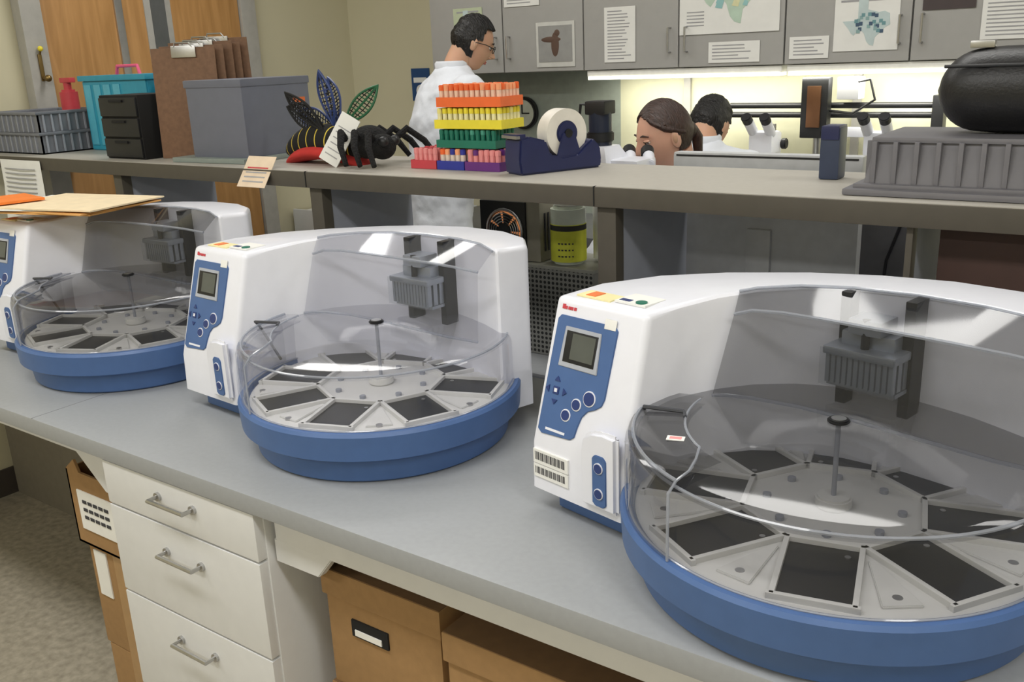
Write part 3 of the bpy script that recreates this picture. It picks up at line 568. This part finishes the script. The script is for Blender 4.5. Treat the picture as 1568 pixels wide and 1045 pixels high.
def scope(x,y,z0,zt,rz=0,name='stereo_microscope',MB=WHITE):
    b=B(name); h=zt-z0
    b.box((-.08,-.09,0),(.08,.10,.025),MB,.006); b.cyl((0,.08,.02),(0,.08,h-.05),.014,STEEL); b.box((-.03,.03,h-.16),(.03,.10,h-.08),MB,.006)
    b.cyl((0,-.0,h-.22),(0,-.0,h-.15),.03,BLACK,.036); b.box((-.045,-.045,h-.15),(.045,.05,h-.07),MB,.012); b.cyl((0,0,.026),(0,0,.032),.045,PAPER)
    for s in(-1,1):
        b.cyl((s*.032,-.02,h-.08),(s*.034,-.085,h-.025),.019,MB,bev=.003); b.cyl((s*.034,-.08,h-.03),(s*.035,-.105,h-.01),.019,BLACK,bev=.003)
        b.cyl((s*.045,.06,h-.12),(s*.065,.06,h-.12),.02,BLACK,bev=.003)
    return b.obj((x,y,z0),rz)
scope(-1.28,3.42,.901,1.385,0); scope(-.86,3.40,.901,1.39,0)
b=B('camera_boom_stand')
b.box((-1.20,3.55,.901),(-1.04,3.70,.925),BLACK,.004); b.cyl((-1.14,3.60,.92),(-1.14,3.60,1.50),.016,STEEL); b.box((-1.19,3.54,1.28),(-1.09,3.59,1.50),BLACK,.006); b.box((-1.165,3.53,1.32),(-1.115,3.54,1.47),mat('bronze',(120,85,60),.4,.7),.002)
for z in (1.395,1.36): b.cyl((-1.50,3.62,z),(-.70,3.62,z),.011,BLACK)
b.box((-.74,3.59,.901),(-.70,3.65,1.43),BLACK,.004); b.box((-1.06,3.54,1.42),(-.98,3.62,1.50),WHITE,.008); b.tube([(-1.0,3.55,1.48),(-.94,3.53,1.49),(-.92,3.53,1.42),(-1.0,3.55,1.37),(-1.1,3.57,1.38)],.005,BLACK)
b.box((-1.12,3.54,1.285),(-.95,3.585,1.32),WHITE,.01); b.obj()
b=B('compound_microscope')
b.box((-1.24,2.09,.781),(-1.10,2.31,.82),WHITE,.01); b.box((-1.21,2.11,.82),(-1.13,2.19,1.30),WHITE,.015)
b.rows([[(-1.33,2.10,1.325),(-1.20,2.10,1.325),(-1.20,2.25,1.325),(-1.33,2.25,1.325)],[(-1.31,2.12,1.385),(-1.22,2.12,1.385),(-1.22,2.20,1.385),(-1.31,2.20,1.385)]],WHITE,closed=True,cap=True)
b.box((-1.31,2.13,1.30),(-1.13,2.24,1.352),WHITE,.012)
b.cyl((-1.26,2.17,1.38),(-1.26,2.17,1.475),.030,mat('camera_navy',(30,38,58),.35),bev=.004); b.cyl((-1.26,2.17,1.395),(-1.26,2.17,1.42),.036,BLACK,bev=.003); b.box((-1.29,2.14,1.465),(-1.23,2.20,1.50),BLACK,.006)
b.tube([(-1.29,2.17,1.49),(-1.325,2.18,1.49),(-1.335,2.18,1.42),(-1.32,2.18,1.34)],.004,BLACK)
for s in(-1,1): b.cyl((-1.16+s*.028,2.20,1.332),(-1.200+s*.028,2.275,1.348),.016,WHITE,bev=.003); b.cyl((-1.20+s*.028,2.27,1.346),(-1.222+s*.028,2.31,1.360),.018,BLACK,bev=.004)
b.obj()
b=B('desktop_monitor'); MG=mat('monitor_grey',(190,192,194),.4)
b.box((-1.03,2.13,1.0),(-.57,2.165,1.378),MG,.01); b.box((-1.015,2.163,1.02),(-.585,2.168,1.36),BLACK); b.box((-1.02,2.128,1.368),(-.58,2.131,1.372),BLACK)
b.box((-.83,2.12,.80),(-.77,2.14,1.2),MG,.004); b.box((-.92,2.05,.781),(-.68,2.25,.8),MG,.005); b.obj()
b=B('equipment_pole'); b.cyl((-.63,2.25,.801),(-.63,2.25,1.30),.014,STEEL); b.cyl((-.63,2.25,.781),(-.63,2.25,.8),.03,BLACK); b.obj()

# ---------- people
def face_head(b,M,skin,hair,style,glasses=False,s=1.0):
    def shape(v):
        x,y,z=v; zz=z/.118
        w=1-.30*max(0,-zz)**1.6-.05*max(0,zz)**2; y*=w
        if z<0: x=x*(1-.18*(-zz))+.018*(-zz)
        if x>0:
            g=lambda cy,cz,sy,sz:math.exp(-((y-cy)/sy)**2-((z-cz)/sz)**2)
            x+=.026*g(0,-.027,.011,.015)+.013*g(0,-.006,.009,.022)-.009*(g(.031,.006,.016,.012)+g(-.031,.006,.016,.012))+.004*g(0,.024,.05,.009)+.006*g(0,-.062,.022,.010)+.010*g(0,-.098,.022,.016)-.003*g(0,-.045,.01,.005)
        return Vector((x,y,z))*s
    b.sph((0,0,0),(.097,.077,.118),skin,56,44,M=M,fn=shape)
    EW=mat('eye_white',(225,220,215),.3); IR=mat('iris',(50,34,26),.3); LIP=mat('lips_'+skin.name,(186,112,100),.55)
    for sg in(-1,1):
        b.sph((.079*s,sg*.031*s,.005*s),(.011*s,.013*s,.007*s),EW,16,12,M=M); b.sph((.0875*s,sg*.031*s,.002*s),(.004*s,.0055*s,.0055*s),IR,12,8,M=M)
        b.sph((.081*s,sg*.031*s,.010*s),(.012*s,.015*s,.0055*s),skin,16,10,M=M)
        b.tube([(.088*s,sg*.016*s,.006*s),(.0935*s,sg*.030*s,.0085*s),(.083*s,sg*.046*s,.004*s)],.0018*s,hair,M=M,seg=6)
        b.tube([(.094*s,sg*.014*s,.026*s),(.093*s,sg*.032*s,.031*s),(.080*s,sg*.050*s,.025*s)],[.002*s,.0032*s,.0015*s],hair,M=M,seg=6)
        b.sph((-.003*s,sg*.078*s,-.008*s),(.018*s,.008*s,.031*s),skin,16,14,M=M); b.sph((.003*s,sg*.084*s,-.004*s),(.009*s,.004*s,.018*s),SKIN2,12,10,M=M)
        b.sph((.100*s,sg*.009*s,-.034*s),(.010*s,.006*s,.006*s),skin,12,8,M=M)
    b.sph((.0885*s,0,-.0585*s),(.007*s,.020*s,.0038*s),LIP,16,8,M=M); b.sph((.0875*s,0,-.0655*s),(.007*s,.017*s,.0045*s),LIP,16,8,M=M)
    t=bmesh.new(); bmesh.ops.create_uvsphere(t,u_segments=64,v_segments=48,radius=1)
    kill=[]
    for v in t.verts:
        o=v.co.copy(); q=shape(Vector((o.x*.097,o.y*.077,o.z*.118))); n=o.normalized(); k=.009 if style=='short' else .008
        k+=(.003 if style=='short' else .0012)*math.sin(o.y*40+o.x*18)*math.sin(o.z*13+o.x*9)
        if style=='short' and o.z>.5: k+=.006
        if style=='short' and o.z<0: k-=.004*min(1,-o.z*2)
        v.co=q+n*k*s
        x,z,y=o.x,o.z,abs(o.y)
        if style=='short': keep=(z>.60+.10*x-.1*y if x>.35 else (z>-.02+.5*x if x>.02 else z>-.58)) 
        else: keep=(z>.66+.2*(x-.3)-.35*y if x>.3 else (z>-.5 if x<-.12 else z>.08+.9*x))
        if not keep: kill.append(v)
    bmesh.ops.delete(t,geom=kill,context='VERTS')
    ex=bmesh.ops.extrude_face_region(t,geom=t.faces[:])
    for v in [e for e in ex['geom'] if isinstance(e,bmesh.types.BMVert)]: v.co=v.co*.94
    bmesh.ops.recalc_face_normals(t,faces=t.faces[:]); b.add(t,hair,M)
    if style=='tied':
        b.sph((-.088*s,0,-.01),(.026,.028,.028),hair,20,14,M=M); b.tube([(-.09,0,-.01),(-.098,0,-.04),(-.09,0,-.08),(-.08,0,-.12)],[.014,.017,.014,.005],hair,M=M,seg=12)
        for sg in (-1,1): b.tube([(.064*s,sg*.012*s,.094*s),(.058*s,sg*.052*s,.066*s),(.028*s,sg*.075*s,.036*s),(-.03*s,sg*.078*s,.006*s),(-.075*s,sg*.045*s,-.01)],[.004,.007,.008,.008,.007],hair,M=M,seg=8)
    if glasses:
        for sg in(-1,1):
            b.tube([(.103*s,s*(sg*.031+.021*math.cos(i*math.pi/8)),s*(.004+.016*math.sin(i*math.pi/8))) for i in range(16)],.0014,BLACK,closed=True,M=M,seg=6)
            b.tube([(.103*s,sg*.052*s,.008*s),(.05*s,sg*.080*s,.008*s),(-.0,sg*.088*s,.0)],.0016,BLACK,M=M,seg=6)
        b.tube([(.103*s,-.011*s,.006*s),(.106*s,0,.009*s),(.103*s,.011*s,.006*s)],.0014,BLACK,M=M,seg=6)
def fuse(o,vox,it=3,fac=.5,wr=0):
    r=o.modifiers.new('remesh','REMESH'); r.mode='VOXEL'; r.voxel_size=vox; r.use_smooth_shade=True
    s=o.modifiers.new('smooth','SMOOTH'); s.factor=fac; s.iterations=it
    if wr:
        tx=bpy.data.textures.get('cloth_folds') or bpy.data.textures.new('cloth_folds','CLOUDS'); tx.noise_scale=.09; tx.noise_depth=2
        d=o.modifiers.new('folds','DISPLACE'); d.texture=tx; d.strength=wr; d.mid_level=.5
def limb(b,pts,rad,m,n=6,seg=16):
    P=[];Rr=[]
    for i in range(len(pts)-1):
        for k in range(n): t=k/n; P.append(Vector(pts[i]).lerp(Vector(pts[i+1]),t)); Rr.append(rad[i]*(1-t)+rad[i+1]*t)
    P.append(Vector(pts[-1])); Rr.append(rad[-1]); b.tube(P,Rr,m,seg=seg)
    for p,r in zip(pts[:-1],rad[:-1]): b.sph(tuple(p),(r,r,r),m,16,12)
def hand(name,w,d,nrm,m,parent,side):
    w=Vector(w); d=Vector(d).normalized(); n=Vector(nrm); n=(n-d*n.dot(d)).normalized(); s=d.cross(n)*side
    b=B(name); Mr=Matrix((tuple(d),tuple(s),tuple(n))).transposed().to_4x4(); Mr.translation=w
    b.sph((.045,0,0),(.052,.041,.015),m,20,14,M=Mr); limb(b,[w-d*.03,w+d*.02],[.024,.024],m,2)
    for off,L in ((-.029,.068),(-.010,.078),(.010,.073),(.028,.056)):
        limb(b,[w+d*.07+s*off*.9,w+d*(.088+L*.1)+s*off,w+d*(.088+L*.5)+s*off*1.08-n*.012,w+d*(.088+L*.8)+s*off*1.1-n*.034],[.0105,.0095,.0088,.0072],m,3,10)
    limb(b,[w+d*.02-s*.022,w+d*.05-s*.045-n*.008,w+d*.082-s*.052-n*.022],[.014,.0115,.009],m,3,10)
    o=b.obj(parent=parent); fuse(o,.0035,2)
def person(name,pelvis,neck,face,head_c,pitch,elb,wri,knees,ankles,skin,hair,style,glasses=False,hs=1.0,w=1.0):
    P=bpy.data.objects.new(name,None); bpy.context.collection.objects.link(P)
    pelvis=Vector(pelvis);neck=Vector(neck); f=Vector((math.cos(math.radians(face[0])),math.sin(math.radians(face[0])),0)); l=Vector((-f.y,f.x,0))
    up=(neck-pelvis); sh=neck-Vector((0,0,.075))
    stand=pelvis.z>.85
    rings=[]
    if stand: rings+=[(pelvis-Vector((0,0,.40)),.20,.16),(pelvis-Vector((0,0,.2)),.19,.15)]
    else: rings+=[(pelvis-Vector((0,0,.09)),.17,.14)]
    rings+=[(pelvis,.178,.14),(pelvis+up*.25,.165,.128),(pelvis+up*.5,.175,.130),(pelvis+up*.72,.188,.135),(pelvis+up*.86,.185,.118),(pelvis+up*.93,.150,.096),(pelvis+up*.985,.088,.074),(neck+Vector((0,0,.015)),.062,.060)]
    b=B('coat')
    R_=[]
    for c,rx,ry in rings: R_.append([tuple(c+l*rx*w*math.cos(a)+f*ry*math.sin(a)) for a in [2*math.pi*i/32 for i in range(32)]])
    b.rows(R_,COAT,closed=True,cap=True)
    for i,sg in enumerate((1,-1)):
        S_=sh+l*sg*.165*w-Vector((0,0,.008)); e=Vector(elb[i]); q=Vector(wri[i])
        limb(b,[sh+l*sg*.08,S_,S_.lerp(e,.5),e,e.lerp(q,.5),q],[.07,.070,.062,.054,.048,.042],COAT)
    fuse(b.obj(parent=P),.009,4,.6,.026)
    b=B('trousers')
    for i,sg in enumerate((1,-1)):
        an=Vector(ankles[i]); hp=pelvis+l*sg*.09-Vector((0,0,.04)); limb(b,[hp,hp.lerp(Vector(knees[i]),.5),Vector(knees[i]),Vector(knees[i]).lerp(an,.45),an],[.10,.088,.066,.060,.046],TROU)
    b.sph(tuple(pelvis-Vector((0,0,.03))),(.15,.12,.10),TROU)
    fuse(b.obj(parent=P),.014,4)
    b=B('shoes')
    for an in ankles:
        M=Matrix.Translation((an[0],an[1],an[2]-.08))@Matrix.Rotation(math.radians(face[0]),4,'Z'); b.sph((.05,0,.045),(.13,.048,.045),BLACK,24,14,M=M,fn=lambda v:Vector((v.x,v.y,max(v.z,-.04)))) ; b.box((-.075,-.045,0),(.175,.045,.015),BLK2,.006,M=M)
    b.obj(parent=P)
    b=B('head'); hc=Vector(head_c)
    M=Matrix.Translation(hc)@Matrix.Rotation(math.radians(face[1]),4,'Z')@Matrix.Rotation(math.radians(pitch),4,'Y')
    face_head(b,M,skin,hair,style,glasses,hs)
    base=M@Vector((-.025*hs,0,-.05*hs)); b.tube([neck-Vector((0,0,.03)),neck.lerp(base,.5),base],[.052,.046,.050],skin,seg=20)
    b.lathe([(.050,0),(.062,.0),(.064,.026),(.058,.034),(.054,.03)],COAT,tuple(neck),32)
    b.obj(parent=P,ang=60)
    for i in range(2):
        d=Vector(wri[i])-Vector(elb[i]); hand('hand_%d'%(i+1),Vector(wri[i])+d.normalized()*.01,d,(0,0,1),skin,P,1 if i==0 else -1)
    return P
person('man_in_lab_coat',(-2.39,2.80,.95),(-2.32,2.875,1.578),(60,48),(-2.265,2.94,1.675),24,
  ((-2.50,3.02,1.24),(-2.09,2.82,1.24)),((-2.33,3.10,1.12),(-2.01,3.00,1.12)),((-2.45,2.89,.50),(-2.31,2.80,.50)),((-2.46,2.84,.08),(-2.29,2.74,.08)),SKIN2,HBLK,'short',True,hs=.82,w=1.08)
person('woman_at_microscope',(-1.24,2.66,.74),(-1.215,2.59,1.245),(-92,-128),(-1.238,2.505,1.382),16,
  ((-1.04,2.47,.98),(-1.45,2.47,.98)),((-1.06,2.34,.93),(-1.36,2.38,.95)),((-1.12,2.42,.66),(-1.36,2.42,.66)),((-1.12,2.45,.27),(-1.36,2.45,.27)),SKIN,HBRN,'tied',hs=.85,w=.88)
person('man_at_microscope',(-1.365,2.98,.80),(-1.355,3.035,1.30),(92,82),(-1.365,3.115,1.365),34,
  ((-1.60,3.08,1.05),(-1.11,3.08,1.05)),((-1.48,3.22,.97),(-1.23,3.22,.97)),((-1.46,3.11,.70),(-1.28,3.11,.70)),((-1.46,3.09,.30),(-1.28,3.09,.30)),SKIN2,HBLK,'short',hs=.80,w=.95)
for x,y,z in ((-1.24,2.68,.60),(-1.365,2.96,.65)):
    b=B('lab_stool'); r=.13
    b.cyl((x,y,z-.05),(x,y,z),r,BLACK,bev=.015,seg=40); b.cyl((x,y,.06),(x,y,z-.05),.025,STEEL)
    b.tube([(x+r*math.cos(i*math.pi/12),y+r*math.sin(i*math.pi/12),.22) for i in range(24)],.009,STEEL,closed=True)
    for k in range(5):
        a=k*2*math.pi/5; b.tube([(x,y,.08),(x+.2*math.cos(a),y+.2*math.sin(a),.055)],.014,BLACK); b.sph((x+.2*math.cos(a),y+.2*math.sin(a),.026),(.026,.02,.026),BLACK,12,8); b.tube([(x,y,.22),(x+r*math.cos(a),y+r*math.sin(a),.22)],.006,STEEL)
    b.obj()

# ---------- camera, world
w=bpy.data.worlds.new('world'); bpy.context.scene.world=w; w.use_nodes=True; w.node_tree.nodes['Background'].inputs[0].default_value=(.8,.85,.9,1); w.node_tree.nodes['Background'].inputs[1].default_value=.3
R=Matrix.Rotation(math.radians(36),3,'Z')@Matrix.Rotation(math.pi/2-math.radians(17.1),3,'X')@Matrix.Rotation(-math.radians(2.4),3,'Z')
cam=bpy.data.cameras.new('camera'); co=bpy.data.objects.new('camera',cam); bpy.context.collection.objects.link(co)
co.matrix_world=Matrix.Translation((0,0,1.62))@R.to_4x4(); cam.lens=1736/1920*36; cam.clip_start=.05
if ZOOM:
    z,px,py=ZOOM; cam.lens*=z; cam.shift_x=(px-784)/1568*z; cam.shift_y=(522.5-py)/1568*z
bpy.context.scene.camera=co
bpy.context.scene.view_settings.view_transform='Standard'
